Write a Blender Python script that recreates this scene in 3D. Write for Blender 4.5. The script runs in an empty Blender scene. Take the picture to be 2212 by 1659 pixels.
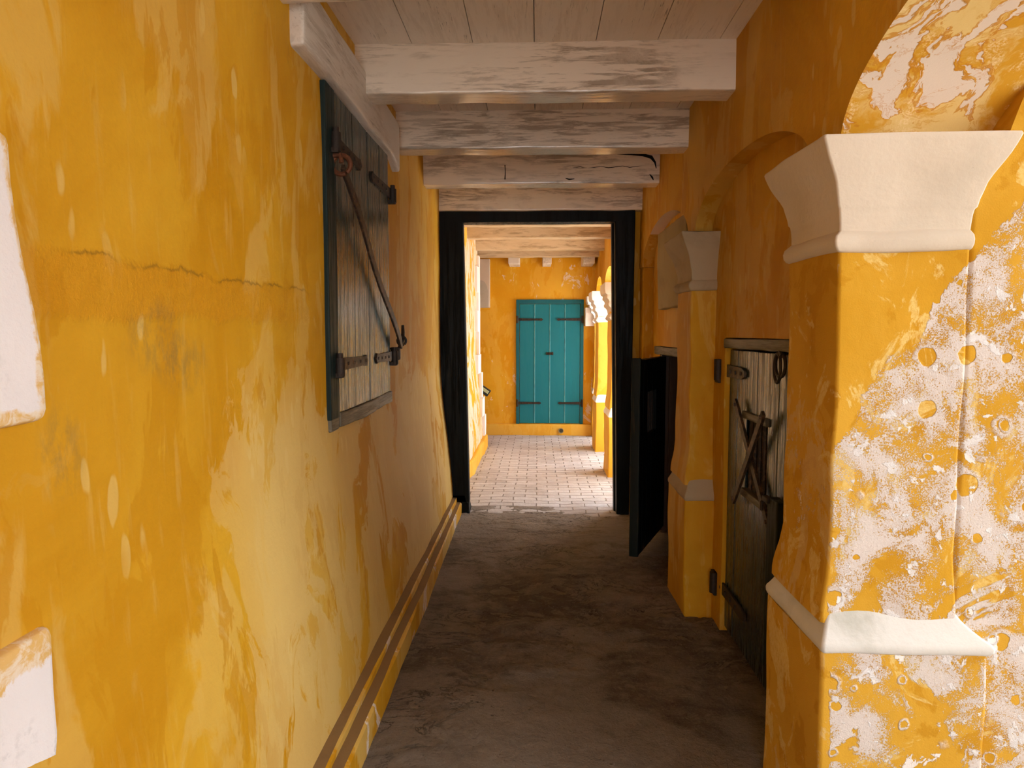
import bpy, bmesh, math, random
from mathutils import Vector, noise as mn

random.seed(7)
SC = bpy.context.scene
COL = SC.collection

# ------------------------------------------------------------------ camera, sky, exposure
cam_data = bpy.data.cameras.new('camera')
cam_data.sensor_width = 36.0
cam_data.lens = 36.0 * 1500.0 / 2212.0
cam_data.clip_start = 0.02
cam = bpy.data.objects.new('camera', cam_data)
COL.objects.link(cam)
cam.location = (0, 0, 1.70)
cam.rotation_euler = (math.radians(90 - 4.251), 0, math.radians(2.056))
SC.camera = cam

SKY = 6.7
world = bpy.data.worlds.new('sky')
SC.world = world
world.use_nodes = True
bgn = world.node_tree.nodes['Background']
bgn.inputs['Color'].default_value = (0.90, 0.96, 1.0, 1)
bgn.inputs['Strength'].default_value = SKY

# sun over the far courtyard; the cell block is raised to keep the near courtyard in shade
sun_data = bpy.data.lights.new('sun', 'SUN')
sun_data.energy = 52.0
sun_data.angle = math.radians(1.0)
sun_data.color = (1.0, 0.97, 0.92)
sun = bpy.data.objects.new('sun', sun_data)
COL.objects.link(sun)
sun.rotation_euler = Vector((0.12, 1.0, 1.75)).to_track_quat('Z', 'Y').to_euler()

SC.view_settings.view_transform = 'Standard'
SC.view_settings.look = 'None'
SC.view_settings.exposure = 0.0
SC.view_settings.gamma = 1.0
SC.view_settings.use_curve_mapping = False
SC.cycles.max_bounces = 14
SC.cycles.diffuse_bounces = 10
SC.cycles.glossy_bounces = 4
SC.cycles.use_denoising = True
SC.cycles.sample_clamp_indirect = 8.0


def portal(x, y, z, sx, sy, rot):
    l = bpy.data.lights.new('sky_portal', 'AREA')
    l.shape = 'RECTANGLE'
    l.size, l.size_y = sx, sy
    l.cycles.is_portal = True
    o = bpy.data.objects.new('sky_portal', l)
    o.location = (x, y, z)
    o.rotation_euler = rot
    COL.objects.link(o)


# ------------------------------------------------------------------ node helpers
class NB:
    """small builder for a procedural material"""
    def __init__(self, name, rough=0.8, spec=0.3):
        m = bpy.data.materials.new(name)
        m.use_nodes = True
        self.m, self.t = m, m.node_tree
        self.b = self.t.nodes['Principled BSDF']
        self.b.inputs['Roughness'].default_value = rough
        self.b.inputs['Specular IOR Level'].default_value = spec
        self._pos = None

    def node(self, kind, **kw):
        n = self.t.nodes.new(kind)
        for k, v in kw.items():
            setattr(n, k, v)
        return n

    def put(self, sock, v):
        if isinstance(v, (int, float)):
            sock.default_value = v
        elif isinstance(v, (tuple, list)):
            sock.default_value = tuple(v) + ((1,) if len(v) == 3 and sock.type == 'RGBA' else ())
        else:
            self.t.links.new(v, sock)

    def pos(self):
        if self._pos is None:
            self._pos = self.node('ShaderNodeNewGeometry').outputs['Position']
        return self._pos

    def xyz(self):
        s = self.node('ShaderNodeSeparateXYZ')
        self.put(s.inputs[0], self.pos())
        return s.outputs[0], s.outputs[1], s.outputs[2]

    def map(self, scale=(1, 1, 1), loc=(0, 0, 0), vec=None):
        n = self.node('ShaderNodeMapping')
        self.put(n.inputs['Vector'], vec if vec is not None else self.pos())
        n.inputs['Scale'].default_value = scale
        n.inputs['Location'].default_value = loc
        return n.outputs[0]

    def noise(self, scale, detail=4, rough=0.55, dist=0.0, vec=None, color=False):
        n = self.node('ShaderNodeTexNoise')
        self.put(n.inputs['Vector'], vec if vec is not None else self.pos())
        n.inputs['Scale'].default_value = scale
        n.inputs['Detail'].default_value = detail
        n.inputs['Roughness'].default_value = rough
        n.inputs['Distortion'].default_value = dist
        return n.outputs['Color' if color else 'Fac']

    def voro(self, scale, vec=None, feature='F1', out='Distance', rnd=1.0):
        n = self.node('ShaderNodeTexVoronoi', feature=feature)
        self.put(n.inputs['Vector'], vec if vec is not None else self.pos())
        n.inputs['Scale'].default_value = scale
        n.inputs['Randomness'].default_value = rnd
        return n.outputs[out]

    def math(self, op, a, b=0.0, clamp=False):
        n = self.node('ShaderNodeMath', operation=op)
        n.use_clamp = clamp
        self.put(n.inputs[0], a)
        self.put(n.inputs[1], b)
        return n.outputs[0]

    def add(self, a, b): return self.math('ADD', a, b)
    def mul(self, a, b): return self.math('MULTIPLY', a, b)
    def sub(self, a, b): return self.math('SUBTRACT', a, b)

    def step(self, v, lo, hi):
        n = self.node('ShaderNodeMapRange', interpolation_type='SMOOTHSTEP')
        self.put(n.inputs['Value'], v)
        n.inputs['From Min'].default_value = lo
        n.inputs['From Max'].default_value = hi
        return n.outputs[0]

    def band(self, v, lo, hi, soft):
        return self.mul(self.step(v, lo - soft, lo + soft), self.math('SUBTRACT', 1.0, self.step(v, hi - soft, hi + soft)))

    def mix(self, f, a, b):
        n = self.node('ShaderNodeMix', data_type='RGBA')
        self.put(n.inputs[0], f)
        self.put(n.inputs[6], a)
        self.put(n.inputs[7], b)
        return n.outputs[2]

    def warp(self, vec, amount, scale, detail=3):
        c = self.noise(scale, detail, vec=vec, color=True)
        s = self.node('ShaderNodeVectorMath', operation='SUBTRACT')
        self.put(s.inputs[0], c)
        s.inputs[1].default_value = (0.5, 0.5, 0.5)
        k = self.node('ShaderNodeVectorMath', operation='SCALE')
        self.put(k.inputs[0], s.outputs[0])
        k.inputs['Scale'].default_value = amount
        a = self.node('ShaderNodeVectorMath', operation='ADD')
        self.put(a.inputs[0], vec)
        self.put(a.inputs[1], k.outputs[0])
        return a.outputs[0]

    def done(self, color, bump=None, strength=0.3, dist=0.01, rough=None, spec=None, metal=None):
        self.put(self.b.inputs['Base Color'], color)
        if rough is not None:
            self.put(self.b.inputs['Roughness'], rough)
        if metal is not None:
            self.put(self.b.inputs['Metallic'], metal)
        if bump is not None:
            n = self.node('ShaderNodeBump')
            n.inputs['Strength'].default_value = strength
            n.inputs['Distance'].default_value = dist
            self.put(n.inputs['Height'], bump)
            self.put(self.b.inputs['Normal'], n.outputs[0])
        return self.m


OCHRE = (0.63, 0.338, 0.020)
OCHRE_DEEP = (0.51, 0.230, 0.005)
OCHRE_PALE = (0.68, 0.465, 0.135)
CREAM = (0.74, 0.545, 0.25)
CHALK = (0.78, 0.72, 0.69)


def ochre_plaster(name, streak=1.0, worn=0.0, band=False, paint=(OCHRE, OCHRE_DEEP, OCHRE_PALE), pale_amt=0.5, rough=0.62, spec=0.25, mould=0.5):
    n = NB(name, rough, 0.14)
    base, deep, pale = paint
    p = n.pos()
    big = n.noise(0.9, 6, 0.6, 0.8)
    col = n.mix(n.step(big, 0.36, 0.66), deep, base)
    # limewash runs: sharp edged tall patches
    tall = n.warp(n.map((1, 1, 0.42)), 0.35, 2.0)
    runs = n.noise(2.3, 7, 0.58, 0.5, vec=tall)
    col = n.mix(n.mul(n.step(runs, 0.50, 0.535), pale_amt), col, pale)
    runs2 = n.noise(4.1, 6, 0.62, 0.3, vec=n.warp(n.map((1, 1, 0.36), (3, 7, 1)), 0.3, 3.0))
    col = n.mix(n.mul(n.step(runs2, 0.555, 0.585), 0.55 * streak), col, deep)
    # drip marks
    drops = n.voro(13, vec=n.warp(n.map((1, 1, 0.36), (1, 2, 0.3)), 0.05, 9))
    zone = n.step(n.noise(1.6, 3, vec=n.map((1, 1, 1), (9, 4, 2))), 0.50, 0.60)
    col = n.mix(n.mul(n.mul(n.math('SUBTRACT', 1.0, n.step(drops, 0.20, 0.26)), zone), 0.55 * streak), col, pale)
    # fine brushed streaks
    fine = n.noise(26, 5, 0.6, vec=n.map((1, 1, 0.13)))
    col = n.mix(n.mul(n.step(fine, 0.55, 0.72), 0.22), col, pale)
    # mould and soot specks
    mz = n.step(n.noise(1.25, 4, 0.6, vec=n.map((1, 1, 1), (2.1, 0.4, 5))), 0.575, 0.68)
    ms = n.step(n.noise(19, 7, 0.72, vec=n.map((1, 1, 0.55))), 0.53, 0.66)
    col = n.mix(n.mul(n.mul(mz, ms), mould), col, (0.17, 0.125, 0.03))
    height = n.add(n.mul(n.noise(7, 6, 0.6), 0.7), n.add(n.mul(runs, 0.5), n.mul(n.noise(90, 3, 0.6), 0.08)))
    x, y, z = n.xyz()
    if band:
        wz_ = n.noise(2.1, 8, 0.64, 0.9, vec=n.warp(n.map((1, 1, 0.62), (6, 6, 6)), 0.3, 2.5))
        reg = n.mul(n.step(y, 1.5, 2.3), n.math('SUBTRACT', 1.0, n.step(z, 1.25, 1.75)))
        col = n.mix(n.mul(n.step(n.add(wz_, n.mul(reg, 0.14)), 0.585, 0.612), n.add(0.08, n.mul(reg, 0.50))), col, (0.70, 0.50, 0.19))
        zz = n.add(z, n.mul(n.sub(n.noise(5, 5, 0.65), 0.5), 0.10))
        bm = n.mul(n.band(zz, 1.735, 1.852, 0.012), n.math('SUBTRACT', 1.0, n.step(y, 2.25, 2.95)))
        col = n.mix(n.mul(bm, 0.55), col, (0.55, 0.235, 0.008))
        crack = n.mul(n.band(zz, 1.849, 1.854, 0.004), n.math('SUBTRACT', 1.0, n.step(y, 2.5, 2.95)))
        col = n.mix(n.mul(crack, n.mul(0.6, n.step(n.noise(6, 2), 0.42, 0.55))), col, (0.12, 0.06, 0.01))
        height = n.add(height, n.mul(bm, n.mul(n.noise(14, 6, 0.7), 1.2)))
        for (yy, zc, ry, rz) in ((1.62, 1.69, 0.10, 0.07), (1.27, 1.47, 0.05, 0.07), (1.75, 1.62, 0.10, 0.06)):
            dy = n.math('DIVIDE', n.sub(y, yy), ry)
            dz = n.math('DIVIDE', n.sub(z, zc), rz)
            d = n.add(n.mul(dy, dy), n.mul(dz, dz))
            f = n.mul(n.math('SUBTRACT', 1.0, n.step(d, 0.0, 2.6)), n.step(n.noise(30, 7, 0.75, vec=n.map((1, 1, 0.5))), 0.40, 0.64))
            col = n.mix(n.mul(f, 0.42), col, (0.20, 0.15, 0.05))
    if worn > 0:
        wz = n.noise(3.2, 8, 0.66, 0.6, vec=n.map((1, 1, 0.7), (4, 1, 8)))
        wm = n.step(wz, 0.62 - 0.16 * worn, 0.645 - 0.16 * worn)
        gr = n.step(n.noise(150, 4, 0.7), 0.36, 0.62)
        wm = n.mul(wm, n.add(0.45, n.mul(gr, 0.55)))
        col = n.mix(n.mul(wm, 0.85), col, CHALK)
        height = n.sub(height, n.mul(wm, 0.5))
    return n.done(col, height, 0.35, 0.02)


def salt_plaster(name):
    """ochre limewash breaking out in white salt blooms, with round ochre flakes left standing"""
    n = NB(name, 0.85, 0.15)
    x, y, z = n.xyz()
    big = n.noise(1.6, 6, 0.6, 0.7)
    col = n.mix(n.step(big, 0.38, 0.62), (0.52, 0.265, 0.014), (0.58, 0.315, 0.030))
    spots = n.noise(6.5, 6, 0.62, 0.7, vec=n.map((1, 1, 0.9), (3, 1, 6)))
    col = n.mix(n.mul(n.step(spots, 0.55, 0.60), 0.7), col, (0.46, 0.215, 0.006))
    # rubbed cream places in the upper paint
    cr = n.noise(5.0, 8, 0.66, 0.9, vec=n.map((1, 1, 0.75), (11, 2, 3)))
    fine = n.step(n.noise(60, 5, 0.7), 0.38, 0.60)
    col = n.mix(n.mul(n.mul(n.step(cr, 0.545, 0.585), n.add(0.5, n.mul(fine, 0.5))), 0.85), col, (0.68, 0.49, 0.17))
    # salt region: grows below a slanting line, only on the weather side
    w = n.noise(2.6, 9, 0.63, 0.7, vec=n.map((1, 1, 1), (0.7, 3, 2.6)))
    line = n.sub(n.add(1.42, n.mul(n.sub(x, 0.93), 1.25)), z)
    lim = n.step(line, -0.14, 0.16)
    lo = n.add(0.62, n.mul(n.step(z, 0.95, 1.30), 0.38))
    side = n.step(n.add(x, n.mul(n.sub(n.noise(30, 4), 0.5), 0.02)), 0.914, 0.926)
    depth = n.mul(n.mul(lim, lo), side)
    m = n.add(w, n.mul(n.sub(depth, 0.5), 0.40))
    sharp = n.mul(n.step(m, 0.490, 0.505), side)
    # inside the region: solid salt, peppered salt and bare paint alternate
    dens = n.noise(6.5, 7, 0.66, 0.5, vec=n.map((1, 1, 1), (5, 5, 1)))
    grain = n.noise(210, 3, 0.8)
    pepper = n.step(n.add(grain, n.mul(n.sub(dens, 0.5), 1.5)), 0.46, 0.56)
    salt = n.mul(sharp, pepper)
    # round flakes of paint left standing
    solid = None
    for sc, seed, lo_r, hi_r, amt in ((7.5, 0.0, 0.35, 0.27, 1.0), (14.0, 3.7, 0.45, 0.25, 1.0)):
        wv = n.warp(n.map((1, 0.01, 1), (seed, 0, seed * 2)), 0.035, 16)
        vr = n.node('ShaderNodeTexVoronoi')
        n.put(vr.inputs['Vector'], wv)
        vr.inputs['Scale'].default_value = sc
        sep = n.node('ShaderNodeSeparateColor')
        n.put(sep.inputs[0], vr.outputs['Color'])
        rad = n.mul(n.step(sep.outputs[0], lo_r, 1.0), hi_r)
        vd = n.sub(vr.outputs['Distance'], rad)
        flake = n.mul(n.math('SUBTRACT', 1.0, n.step(vd, -0.025, 0.0)), n.step(rad, 0.02, 0.05))
        ring = n.mul(n.mul(n.math('SUBTRACT', 1.0, n.step(vd, 0.02, 0.11)), n.step(rad, 0.02, 0.05)), n.step(n.mul(line, side), 0.0, 0.06))
        salt = n.math('MAXIMUM', salt, n.mul(ring, n.step(grain, 0.36, 0.5)))
        salt = n.mul(salt, n.math('SUBTRACT', 1.0, flake))
    col = n.mix(n.mul(salt, 0.93), col, (0.70, 0.63, 0.60))
    clump = n.mul(n.step(n.noise(13, 6, 0.62, 0.3, vec=n.map((1, 1, 1), (8, 8, 8))), 0.595, 0.62), n.mul(n.step(line, 0.0, 0.08), side))
    col = n.mix(n.mul(clump, 0.85), col, (0.80, 0.775, 0.78))
    # faint rubbed patches on the corridor side
    rub = n.mul(n.step(n.noise(4.0, 8, 0.66, 0.8, vec=n.map((1, 1, 0.6), (2, 9, 4))), 0.54, 0.56), n.sub(1.0, side))
    col = n.mix(n.mul(rub, 0.45), col, (0.60, 0.44, 0.22))
    h = n.add(n.mul(salt, n.add(0.4, n.mul(n.noise(120, 5, 0.75), 0.9))), n.add(n.mul(clump, 0.9), n.mul(n.noise(12, 6, 0.6), 0.35)))
    h = n.add(h, n.mul(n.noise(220, 2, 0.6), 0.12))
    return n.done(col, h, 0.6, 0.012)


def soffit_plaster(name):
    n = NB(name, 0.8, 0.2)
    v = n.warp(n.pos(), 0.16, 5.0, 4)
    a = n.noise(2.6, 7, 0.58, 0.9, vec=v)
    b = n.noise(4.8, 7, 0.62, 0.7, vec=n.map((1, 1, 1), (5, 2, 1), v))
    grit = n.step(n.noise(130, 4, 0.7), 0.42, 0.60)
    col = n.mix(n.step(b, 0.44, 0.58), (0.58, 0.30, 0.018), (0.70, 0.51, 0.20))
    col = n.mix(n.mul(n.step(n.noise(8, 6, 0.65, 0.5), 0.52, 0.60), n.mul(grit, 0.75)), col, (0.80, 0.62, 0.34))
    chalk = n.step(a, 0.565, 0.578)
    edge = n.math('SUBTRACT', 1.0, n.step(n.math('ABSOLUTE', n.sub(a, 0.565)), 0.004, 0.012))
    edge2 = n.math('SUBTRACT', 1.0, n.step(n.math('ABSOLUTE', n.sub(b, 0.53)), 0.003, 0.009))
    col = n.mix(chalk, col, (0.68, 0.58, 0.49))
    col = n.mix(n.mul(n.math('MAXIMUM', edge, n.mul(edge2, 0.5)), 0.8), col, (0.50, 0.21, 0.012))
    h = n.add(n.mul(n.math('SUBTRACT', 1.0, chalk), 0.6), n.mul(n.noise(140, 4, 0.7), 0.2))
    return n.done(col, h, 0.35, 0.01)


def white_plaster(name, base=(0.74, 0.67, 0.60), dirt=(0.40, 0.35, 0.28), amount=0.35, bump=0.3, edge_paint=0.0):
    n = NB(name, 0.75, 0.25)
    a = n.noise(3.0, 7, 0.62, 0.5)
    col = n.mix(n.mul(n.step(a, 0.48, 0.74), amount), base, dirt)
    s = n.noise(45, 6, 0.7)
    col = n.mix(n.mul(n.step(s, 0.60, 0.74), 0.35 * amount + 0.05), col, dirt)
    pk = n.step(n.voro(34, vec=n.warp(n.pos(), 0.04, 8)), 0.05, 0.07)
    spots = n.mul(n.math('SUBTRACT', 1.0, pk), n.step(n.noise(4, 3), 0.52, 0.6))
    col = n.mix(n.mul(spots, 0.5), col, (0.2, 0.16, 0.11))
    if edge_paint:
        e = n.noise(7, 7, 0.65, 0.6, vec=n.map((1, 1, 1), (3, 9, 2)))
        col = n.mix(n.mul(n.step(e, 0.60 - 0.08 * edge_paint, 0.62 - 0.08 * edge_paint), 0.8), col, (0.66, 0.40, 0.10))
    h = n.add(n.mul(n.noise(14, 6, 0.6), 0.6), n.mul(n.noise(80, 4, 0.65), 0.16))
    return n.done(col, h, bump, 0.015)


def painted_timber(name, axis, base=(0.80, 0.70, 0.58), dirt=(0.30, 0.225, 0.15), rough=0.16, amount=0.85):
    n = NB(name, rough, 0.8)
    sc = {'x': (0.10, 1, 1), 'y': (1, 0.10, 1), 'z': (1, 1, 0.10)}[axis]
    g = n.noise(38, 8, 0.70, 0.5, vec=n.map(sc))
    g0 = n.noise(11, 6, 0.66, 0.6, vec=n.map(sc))
    zone = n.noise(2.6, 6, 0.64, 0.6, vec=n.map(tuple(0.5 if c < 1 else 1 for c in sc), (2, 5, 8)))
    f = n.mul(n.step(n.add(n.mul(g, 0.65), n.mul(g0, 0.35)), 0.475, 0.56), n.step(zone, 0.36, 0.55))
    col = n.mix(n.mul(f, amount), base, dirt)
    g2 = n.noise(85, 5, 0.72, vec=n.map(tuple(0.06 if c < 1 else 1 for c in sc)))
    col = n.mix(n.mul(n.step(g2, 0.60, 0.68), n.mul(n.step(zone, 0.40, 0.62), 0.75)), col, (0.10, 0.065, 0.04))
    h = n.add(n.mul(g, 0.5), n.mul(g2, 0.4))
    r = n.add(rough, n.mul(f, 0.22))
    return n.done(col, h, 0.25, 0.006, rough=r)


def dark_wood(name, base, worn, axis='z', rough=0.33, amount=0.35, bump=0.35, spec=0.5):
    n = NB(name, rough, spec)
    sc = {'x': (0.06, 1, 1), 'y': (1, 0.06, 1), 'z': (1, 1, 0.06)}[axis]
    g = n.noise(34, 7, 0.68, 0.2, vec=n.map(sc))
    zone = n.noise(2.2, 5, 0.6, vec=n.map(tuple(0.5 if c < 1 else 1 for c in sc)))
    col = n.mix(n.mul(n.step(g, 0.52, 0.68), n.mul(n.step(zone, 0.40, 0.62), amount)), base, worn)
    g2 = n.noise(150, 4, 0.65, vec=n.map(sc))
    h = n.add(n.mul(g, 0.7), n.mul(g2, 0.35))
    return n.done(col, h, bump, 0.004, rough=n.add(rough, n.mul(n.step(n.add(n.mul(g, 0.6), n.mul(g2, 0.4)), 0.44, 0.60), 0.30)))


def iron(name, base=(0.030, 0.022, 0.018), rust=(0.10, 0.045, 0.02), amt=0.5, rough=0.55):
    n = NB(name, rough, 0.4)
    a = n.noise(30, 6, 0.7)
    col = n.mix(n.mul(n.step(a, 0.48, 0.66), amt), base, rust)
    return n.done(col, n.noise(90, 5, 0.7), 0.5, 0.004, metal=0.35)


def concrete_floor(name):
    n = NB(name, 0.72, 0.25)
    a = n.noise(1.3, 7, 0.62, 0.6)
    col = n.mix(n.step(a, 0.36, 0.66), (0.125, 0.090, 0.064), (0.26, 0.205, 0.165))
    mott = n.noise(11, 9, 0.72, 0.3, vec=n.map((0.8, 1.1, 1)))
    col = n.mix(n.mul(n.step(mott, 0.50, 0.62), 0.55), col, (0.30, 0.24, 0.19))
    col = n.mix(n.mul(n.math('SUBTRACT', 1.0, n.step(mott, 0.36, 0.47)), 0.6), col, (0.075, 0.052, 0.036))
    near = n.noise(0.9, 7, 0.62, 0.4, vec=n.map((1, 1, 1), (4, 4, 4)))
    xx, yy, zz = n.xyz()
    near = n.step(n.add(near, n.mul(n.math('SUBTRACT', 1.0, n.step(yy, 2.7, 3.6)), 0.15)), 0.56, 0.64)
    col = n.mix(n.mul(near, 0.55), col, (0.34, 0.29, 0.25))
    door = n.step(n.add(yy, n.mul(n.sub(n.noise(2.6, 7, 0.66, 0.6, vec=n.map((1, 1, 1), (7, 1, 3))), 0.5), 2.6)), 5.05, 5.75)  # paler towards the doorway: the pool of daylight is put into the colour
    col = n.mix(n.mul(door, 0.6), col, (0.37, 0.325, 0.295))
    flake = n.noise(3.4, 8, 0.66, 1.3, vec=n.map((0.6, 1.0, 1)))
    fl = n.step(flake, 0.545, 0.562)
    zone = n.step(n.noise(0.75, 3, vec=n.map((1, 1, 1), (3, 2, 0))), 0.42, 0.58)
    col = n.mix(n.mul(n.mul(fl, zone), 0.45), col, (0.30, 0.235, 0.175))
    ed = n.math('SUBTRACT', 1.0, n.step(n.math('ABSOLUTE', n.sub(flake, 0.548)), 0.003, 0.015))
    col = n.mix(n.mul(n.mul(ed, zone), 0.65), col, (0.05, 0.035, 0.025))
    grit = n.noise(75, 5, 0.7)
    col = n.mix(n.mul(n.step(grit, 0.56, 0.68), 0.45), col, (0.38, 0.32, 0.27))
    col = n.mix(n.mul(n.math('SUBTRACT', 1.0, n.step(grit, 0.30, 0.42)), 0.6), col, (0.05, 0.035, 0.025))
    pits = n.math('SUBTRACT', 1.0, n.step(n.voro(17, vec=n.warp(n.pos(), 0.06, 9)), 0.07, 0.13))
    pz = n.step(n.noise(2.2, 3), 0.50, 0.60)
    col = n.mix(n.mul(n.mul(pits, pz), 0.6), col, (0.07, 0.05, 0.035))
    h = n.add(n.mul(n.mul(fl, zone), 0.9), n.add(n.mul(n.noise(16, 8, 0.72), 0.9), n.mul(grit, 0.25)))
    h = n.sub(h, n.mul(n.mul(pits, pz), 0.5))
    return n.done(col, h, 1.0, 0.035)


def brick_floor(name):
    n = NB(name, 0.75, 0.3)
    v = n.warp(n.pos(), 0.045, 3.0, 3)
    b = n.node('ShaderNodeTexBrick')
    n.put(b.inputs['Vector'], v)
    b.inputs['Color1'].default_value = (0.58, 0.55, 0.56, 1)
    b.inputs['Color2'].default_value = (0.46, 0.42, 0.42, 1)
    b.inputs['Mortar'].default_value = (0.24, 0.20, 0.18, 1)
    b.inputs['Scale'].default_value = 1.0
    b.inputs['Mortar Size'].default_value = 0.007
    b.inputs['Mortar Smooth'].default_value = 0.5
    b.inputs['Brick Width'].default_value = 0.235
    b.inputs['Row Height'].default_value = 0.118
    a = n.noise(5, 7, 0.65)
    col = n.mix(n.mul(n.step(a, 0.48, 0.68), 0.5), b.outputs['Color'], (0.53, 0.495, 0.48))
    d = n.noise(1.1, 5, 0.6, vec=n.map((1, 1, 1), (2, 0, 0)))
    col = n.mix(n.mul(n.step(d, 0.5, 0.66), 0.35), col, (0.25, 0.185, 0.15))
    h = n.add(n.mul(n.math('SUBTRACT', 1.0, b.outputs['Fac']), 0.8), n.mul(n.noise(13, 7, 0.68), 1.0))
    return n.done(col, h, 0.75, 0.02)


def plain(name, c, rough=0.6, spec=0.3, amp=0.12):
    n = NB(name, rough, spec)
    d = tuple(v * (1 - amp * 2) for v in c)
    return n.done(n.mix(n.step(n.noise(9, 5, 0.6), 0.4, 0.65), c, d), n.noise(60, 4, 0.6), 0.15, 0.004)


M = {}
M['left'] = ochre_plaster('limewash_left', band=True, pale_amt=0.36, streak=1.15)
M['right'] = ochre_plaster('limewash_arcade', pale_amt=0.35, mould=0.4)
M['pier'] = ochre_plaster('limewash_pier', pale_amt=0.5, worn=0.35)
M['base'] = ochre_plaster('limewash_plinth', pale_amt=0.5, mould=0.4)
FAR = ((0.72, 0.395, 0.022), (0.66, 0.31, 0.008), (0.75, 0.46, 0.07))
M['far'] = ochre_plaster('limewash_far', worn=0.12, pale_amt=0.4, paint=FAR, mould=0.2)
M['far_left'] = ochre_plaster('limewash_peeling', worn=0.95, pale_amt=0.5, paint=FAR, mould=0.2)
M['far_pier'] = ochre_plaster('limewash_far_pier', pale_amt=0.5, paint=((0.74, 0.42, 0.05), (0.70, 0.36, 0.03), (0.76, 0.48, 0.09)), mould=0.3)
M['salt'] = salt_plaster('salt_bloom')
M['soffit'] = soffit_plaster('arch_soffit')
M['white'] = white_plaster('white_lime', base=(0.60, 0.51, 0.41), amount=0.35)
M['white_cool'] = white_plaster('white_lime_cool', base=(0.80, 0.775, 0.775), dirt=(0.50, 0.48, 0.47), amount=0.25)
M['white_step'] = white_plaster('grey_cap', base=(0.62, 0.60, 0.57), dirt=(0.28, 0.28, 0.22), amount=0.6)
M['panel'] = white_plaster('white_panel', base=(0.80, 0.76, 0.77), dirt=(0.52, 0.50, 0.52), amount=0.3, edge_paint=0.0)
def stained(name, zones):
    n = NB(name, 0.75, 0.25)
    x, y, z = n.xyz()
    a = n.noise(3.0, 7, 0.62, 0.5)
    col = n.mix(n.mul(n.step(a, 0.48, 0.74), 0.3), (0.80, 0.76, 0.77), (0.58, 0.56, 0.57))
    grey = n.mul(n.step(n.noise(5, 4), 0.56, 0.7), n.step(n.noise(40, 6, 0.7), 0.5, 0.62))
    col = n.mix(n.mul(grey, 0.5), col, (0.38, 0.37, 0.38))
    wob_ = n.mul(n.sub(n.noise(16, 7, 0.65, 0.5), 0.5), 0.11)
    tint = n.mix(n.step(n.noise(22, 6, 0.7, 0.6), 0.42, 0.60), (0.70, 0.42, 0.10), (0.78, 0.66, 0.50))
    for fn in zones:
        col = n.mix(n.mul(fn(n, y, z, wob_), 0.92), col, tint)
    h = n.add(n.mul(n.noise(14, 6, 0.6), 0.6), n.mul(n.noise(80, 4, 0.65), 0.2))
    return n.done(col, h, 0.35, 0.015)


# ochre wash left along the slab's rounded side and foot, and along the block's top
M['panel'] = stained('white_slab', [
    lambda n, y, z, w: n.step(n.add(n.add(y, n.mul(n.math('POWER', n.step(z, 1.55, 2.03), 1.6), 0.062)), n.mul(w, 0.55)), 1.168, 1.178),
    lambda n, y, z, w: n.math('SUBTRACT', 1.0, n.step(n.add(z, n.mul(w, 0.5)), 1.562, 1.570))])
M['block'] = stained('white_block', [
    lambda n, y, z, w: n.step(n.add(z, w), 1.118, 1.128),
    lambda n, y, z, w: n.step(n.add(y, n.add(n.mul(w, 0.4), n.mul(n.sub(1.0, z), 0.10))), 1.180, 1.188)])
M['panel_edge'] = white_plaster('worn_edge', base=(0.74, 0.60, 0.38), dirt=(0.66, 0.40, 0.10), amount=0.8, edge_paint=1.0)
M['patch'] = white_plaster('grey_patch', base=(0.46, 0.42, 0.35), dirt=(0.36, 0.34, 0.24), amount=0.6)
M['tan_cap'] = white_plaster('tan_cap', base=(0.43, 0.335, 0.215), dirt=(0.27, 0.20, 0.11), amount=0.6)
M['olive'] = white_plaster('olive_shaded_plaster', base=(0.36, 0.28, 0.14), dirt=(0.24, 0.17, 0.07), amount=0.7)  # white plaster; its shading is put into the olive colour
M['pink'] = white_plaster('pinkish_lime', base=(0.72, 0.55, 0.42), dirt=(0.60, 0.42, 0.26), amount=0.4)
M['beam'] = painted_timber('beam_timber', 'x')
M['beam_tan'] = painted_timber('tan_beam_timber', 'x', base=(0.56, 0.43, 0.27), dirt=(0.30, 0.21, 0.11), rough=0.4)
M['beam_y'] = painted_timber('lintel_timber', 'y', base=(0.66, 0.60, 0.53), amount=0.35, rough=0.5)
M['ceiling'] = painted_timber('ceiling_boards', 'y', base=(0.80, 0.72, 0.63), amount=0.15, rough=0.5)
M['green'] = dark_wood('green_shutter', (0.010, 0.026, 0.027), (0.05, 0.052, 0.045), amount=0.22, rough=0.19, spec=0.85, bump=0.3)
M['green_dull'] = dark_wood('green_post', (0.009, 0.021, 0.021), (0.03, 0.035, 0.03), amount=0.3, rough=0.45, spec=0.2)
M['cell'] = dark_wood('dark_green_door', (0.012, 0.020, 0.018), (0.06, 0.057, 0.05), amount=0.3, rough=0.19, spec=0.9, bump=0.25)
M['rail'] = dark_wood('weathered_rail', (0.10, 0.085, 0.055), (0.30, 0.26, 0.19), axis='y', amount=0.9, rough=0.45)
M['black'] = dark_wood('black_frame', (0.003, 0.004, 0.004), (0.008, 0.008, 0.007), amount=0.3, rough=0.4, spec=0.14)
M['black_edge'] = dark_wood('scuffed_green_edge', (0.007, 0.012, 0.010), (0.13, 0.08, 0.025), amount=0.25, rough=0.45, spec=0.2)
M['brown'] = dark_wood('brown_jamb', (0.085, 0.045, 0.03), (0.16, 0.11, 0.08), amount=0.5, rough=0.5)
M['teal'] = dark_wood('teal_paint', (0.008, 0.170, 0.225), (0.02, 0.26, 0.33), amount=0.55, rough=0.5, bump=0.12, spec=0.25)
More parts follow.
